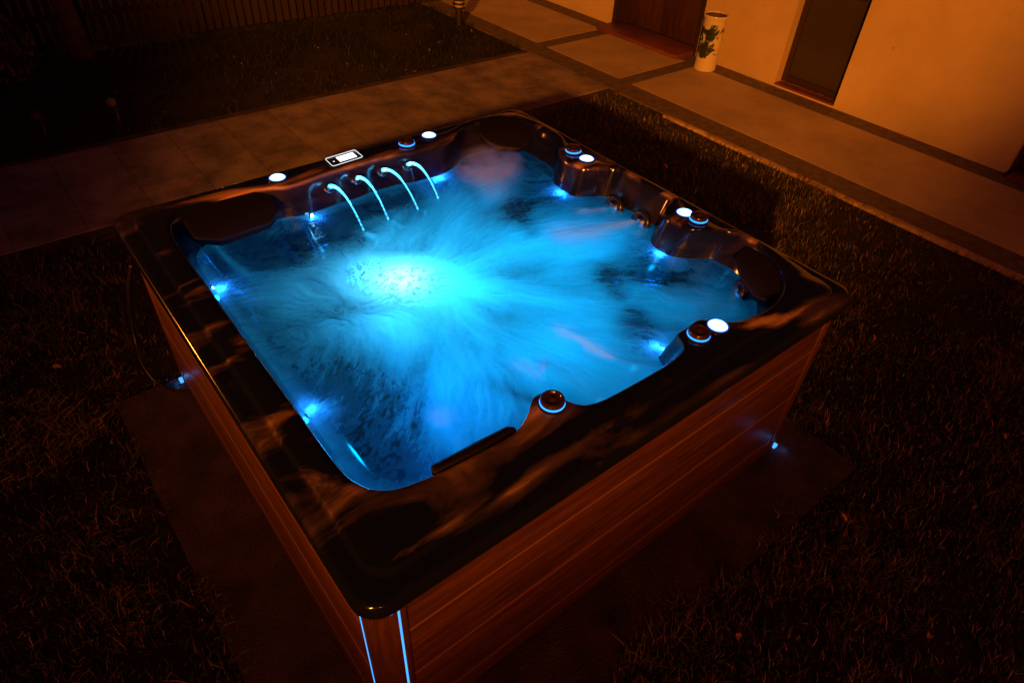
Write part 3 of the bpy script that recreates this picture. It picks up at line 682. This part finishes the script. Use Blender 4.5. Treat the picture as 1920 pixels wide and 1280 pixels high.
idx = np.arange(nx * ny).reshape(sh_); qk = inside[:-1, :-1] & inside[1:, :-1] & inside[1:, 1:] & inside[:-1, 1:]
quads = np.stack([idx[:-1, :-1][qk], idx[:-1, 1:][qk], idx[1:, 1:][qk], idx[1:, :-1][qk]], 1)
used = np.unique(quads); remap = np.full(nx * ny, -1); remap[used] = np.arange(len(used)); quads = remap[quads]
co = np.column_stack([X.ravel(), Y.ravel(), Zw.ravel()])[used]
me = bpy.data.meshes.new('water'); me.vertices.add(len(co)); me.vertices.foreach_set('co', co.astype(np.float32).ravel())
me.loops.add(quads.size); me.loops.foreach_set('vertex_index', quads.astype(np.int32).ravel()); me.polygons.add(len(quads))
me.polygons.foreach_set('loop_start', (np.arange(len(quads)) * 4).astype(np.int32)); me.update(calc_edges=True)
me.polygons.foreach_set('use_smooth', [True] * len(quads))
spark = norm01(lic(np.random.default_rng(77).random(sh_) ** 3, 3))
spark = norm01(.5 * spark + .9 * norm01(lic(vnoise(230, 230, 91, sh_), 5)))
cluster = seg(.80, 1.44, .92, 1.26, .075, .10) + .45 * seg(.86, 1.25, .98, 1.30, .10, .09) + 1.3 * (fbm(17, 31, sh_, 3) - .55) * seg(.86, 1.36, .90, 1.33, .17)
cl2 = np.clip(cluster * 1.4, 0, 1); glint = np.clip((spark * 1.1 + .8 * (fbm(14, 61, sh_, 3) - .5) + .42 * cl2 - .66) * 3.5, 0, 1)
foam = foam * (1 - .72 * cl2 * (1 - glint)) + .25 * cl2 * glint; hole = np.zeros(sh_)
radw = np.hypot(X - 1.2, Y - 1.2); limw = np.interp(np.arctan2(Y - 1.2, X - 1.2).ravel(), ang, Ir * .952, period=2 * np.pi).reshape(sh_)
foam = np.maximum(foam, .55 * np.exp(-(np.clip(limw - radw, 0, 9) / .07) ** 2))
for (lx, ly), pw in LEDS:                      # bubbles and ripples break up round each small light
    d_ = Cc - np.array([lx, ly]); d_ /= np.linalg.norm(d_); px_ = np.exp(-((X - lx - d_[0] * .09) ** 2 + (Y - ly - d_[1] * .09) ** 2) / .10 ** 2)
    foam *= 1 - .65 * px_ * (1 - np.clip(spark * 1.6 - .35, 0, 1)); foam += .12 * px_ * spark
for nm, arr in (('foam', foam), ('mound', mound), ('streak', st1), ('spark', spark), ('hole', hole), ('wave', .5 * st2 + .5 * st3)):
    at = me.attributes.new(nm, 'FLOAT', 'POINT'); at.data.foreach_set('value', arr.ravel()[used].astype(np.float32))
t = NT('aerated_water'); t.n.remove(t.b)
def attr(nm): a = t.add('ShaderNodeAttribute'); a.attribute_name = nm; return a.outputs['Fac']
fo, mo, wv, sk, sp, ho = attr('foam'), attr('mound'), attr('wave'), attr('streak'), attr('spark'), attr('hole')
fine = t.noise(t.coord((1, 1, .3), (0, 0, R(30))), 130, 4, .6, .6)
bmp = t.add('ShaderNodeBump'); bmp.inputs['Strength'].default_value = .8; bmp.inputs['Distance'].default_value = .012
t.c(t.math('ADD', t.math('MULTIPLY', wv, .8), t.math('ADD', t.math('MULTIPLY', fine, .35), t.math('MULTIPLY', sk, .25))), bmp.inputs['Height'])
bm2 = t.add('ShaderNodeBump'); bm2.inputs['Strength'].default_value = .10; bm2.inputs['Distance'].default_value = .012
t.c(t.math('ADD', wv, t.math('MULTIPLY', fine, .5)), bm2.inputs['Height'])
tl = t.add('ShaderNodeBsdfTranslucent'); tl.inputs[0].default_value = (.50, .90, .97, 1); t.c(bm2.outputs[0], tl.inputs['Normal'])
df = t.add('ShaderNodeBsdfDiffuse'); df.inputs[0].default_value = (.62, .78, .86, 1)
foamy = t.add('ShaderNodeMixShader'); t.c(t.math('MULTIPLY', mo, .38), foamy.inputs[0]); t.c(tl.outputs[0], foamy.inputs[1]); t.c(df.outputs[0], foamy.inputs[2])
tr = t.add('ShaderNodeBsdfTransparent'); tr.inputs[0].default_value = (.08, .55, .85, 1)
body = t.add('ShaderNodeMixShader')
gate = t.math('MULTIPLY', t.ramp(sp, [(.52, (0, 0, 0)), (.70, (1, 1, 1))]), .75)      # bubble-free glints between the foam
fac = t.math('SUBTRACT', t.math('ADD', t.math('MULTIPLY', fo, 1.0), t.math('MULTIPLY', mo, .5)), t.math('MULTIPLY', gate, t.math('MULTIPLY', t.math('SUBTRACT', 1.05, fo), .14)), True)
t.c(fac, body.inputs[0]); t.c(tr.outputs[0], body.inputs[1]); t.c(foamy.outputs[0], body.inputs[2])
trw = t.add('ShaderNodeBsdfTransparent'); body2 = t.add('ShaderNodeMixShader'); t.c(ho, body2.inputs[0]); t.c(body.outputs[0], body2.inputs[1]); t.c(trw.outputs[0], body2.inputs[2]); body = body2
gl = t.add('ShaderNodeBsdfGlossy'); gl.inputs['Roughness'].default_value = .17; t.c(bmp.outputs[0], gl.inputs['Normal'])
fr = t.add('ShaderNodeFresnel'); fr.inputs[0].default_value = 1.33; t.c(bmp.outputs[0], fr.inputs['Normal'])
fin = t.add('ShaderNodeMixShader'); t.c(fr.outputs[0], fin.inputs[0]); t.c(body.outputs[0], fin.inputs[1]); t.c(gl.outputs[0], fin.inputs[2])
t.c(fin.outputs[0], t.out.inputs[0])
link('water', me, t.m, label='churning cyan-lit water filling the hot tub', cat='water', kind='stuff')

# four lit water arcs
t = NT('water_stream'); t.n.remove(t.b)
tl = t.add('ShaderNodeBsdfTranslucent'); tl.inputs[0].default_value = (.45, .96, 1, 1); df = t.add('ShaderNodeBsdfDiffuse'); df.inputs[0].default_value = (.05, .6, 1, 1)
m1 = t.add('ShaderNodeMixShader'); m1.inputs[0].default_value = .3; t.c(tl.outputs[0], m1.inputs[1]); t.c(df.outputs[0], m1.inputs[2])
tr = t.add('ShaderNodeBsdfTransparent'); m2 = t.add('ShaderNodeMixShader'); n = t.noise(t.coord((1, 1, .25)), 320, 3, .6)
t.c(t.ramp(n, [(.35, (.25, .25, .25)), (.6, (.95, .95, .95))]), m2.inputs[0]); t.c(tr.outputs[0], m2.inputs[1]); t.c(m1.outputs[0], m2.inputs[2])
gl = t.add('ShaderNodeBsdfGlossy'); gl.inputs['Roughness'].default_value = .05; m3 = t.add('ShaderNodeMixShader'); m3.inputs[0].default_value = .03
t.c(m2.outputs[0], m3.inputs[1]); t.c(gl.outputs[0], m3.inputs[2]); t.c(m3.outputs[0], t.out.inputs[0]); M['stream'] = t.m
land = [(.958, 1.765), (1.105, 1.785), (1.279, 1.790), (1.424, 1.822)]
names = ['lit water arc from the nozzle nearest the wide dark headrest', 'lit water arc below the middle of the control panel, second from the left', 'lit water arc third from the left, right of the control panel', 'lit water arc from the nozzle beside the bright underwater light']
for i, (p, q) in enumerate(zip(jet, land)):
    p0 = Vector(p) + Vector((0, -.002, .002)); T = .235; g = 9.81
    vx, vy = (q[0] - p0.x) / T, (q[1] - p0.y) / T; vz_ = (WL - p0.z + .5 * g * T * T) / T
    bm = bmesh.new()
    for s_, w_ in ((0, 1), (.0032, .5), (-.0030, .45)):
        pts, rad_ = [], []
        for k in range(40):
            u = k / 39; tt = u * T
            spread = max(0, u - .35) * 1.5
            pts.append((p0.x + vx * tt + s_ * spread * 1.3, p0.y + vy * tt, p0.z + vz_ * tt - .5 * g * tt * tt))
            rad_.append(max(.0012, (.0105 - .0080 * min(1, u * 1.15)) * w_ + .0006 * math.sin(u * 70 + i * 2 + s_ * 900) * u))
        m_ = tube_mesh('s', pts, rad_, 10); bm.from_mesh(m_); bpy.data.meshes.remove(m_)
    link('water_arc', bm_mesh('water_arc', bm), M['stream'], smooth=180, label=names[i], cat='water jet', group='lit water arcs falling from the four nozzles')
    for k, pw in [(u, .15 * math.exp(-4.0 * u)) for u in np.linspace(.02, .98, 20)]:
        tt = k * T; light('arc_glow', 'POINT', (p0.x + vx * tt, p0.y + vy * tt, p0.z + vz_ * tt - .5 * g * tt * tt + .0), (.10, .50, 1), pw * 2.6, shadow_soft_size=.003)

# ------------------------------------------------------------------ steam
def steam(loc, size, dens, label, seed):
    bm = bmesh.new(); bmesh.ops.create_icosphere(bm, subdivisions=3, radius=1); me = bm_mesh('steam', bm)
    t = NT('steam'); t.n.remove(t.b); v = t.add('ShaderNodeVolumePrincipled'); v.inputs['Color'].default_value = (.95, .95, .97, 1)
    tc = t.add('ShaderNodeTexCoord'); ln = t.add('ShaderNodeVectorMath', operation='LENGTH'); t.c(tc.outputs['Object'], ln.inputs[0])
    fall = t.ramp(ln.outputs['Value'], [(.2, (1, 1, 1)), (.95, (0, 0, 0))])
    mp = t.add('ShaderNodeMapping'); mp.inputs['Location'].default_value = (seed, 0, 0); t.c(tc.outputs['Object'], mp.inputs[0])
    n = t.ramp(t.noise(mp.outputs[0], 1.6, 4, .6, .8), [(.38, (0, 0, 0)), (.66, (1, 1, 1))])
    t.c(t.math('MULTIPLY', t.math('MULTIPLY', fall, n), dens), v.inputs['Density']); t.c(v.outputs[0], t.out.inputs['Volume'])
    o = link('steam', me, t.m, label=label, cat='steam', kind='stuff'); o.location = loc; o.scale = size
steam((1.72, 1.78, .99), (.22, .20, .11), 7, 'faint puff of steam rising over the far corner of the water', 0)

# ------------------------------------------------------------------ cable
pts = [(.03, 2.50, .62), (-.02, 2.56, .45), (-.06, 2.60, .25), (-.09, 2.55, .10), (-.10, 2.42, .04), (-.08, 2.28, .032), (-.03, 2.19, .032), (.03, 2.16, .032), (.08, 2.16, .032)]
pts = [tuple(x) for x in np.array([[.5 * ((2 * b) + (-a + c) * u + (2 * a - 5 * b + 4 * c - d) * u * u + (-a + 3 * b - 3 * c + d) * u ** 3) for u in np.arange(8) / 8]
       for a, b, c, d in [(np.array(pts[max(i - 1, 0)]), np.array(pts[i]), np.array(pts[i + 1]), np.array(pts[min(i + 2, len(pts) - 1)])) for i in range(len(pts) - 1)]]).reshape(-1, 3)]
link('power_cable', tube_mesh('power_cable', pts, .009, 10), M['rubber'], smooth=180, label='thick black cable looping down beside the left corner of the tub', cat='cable')
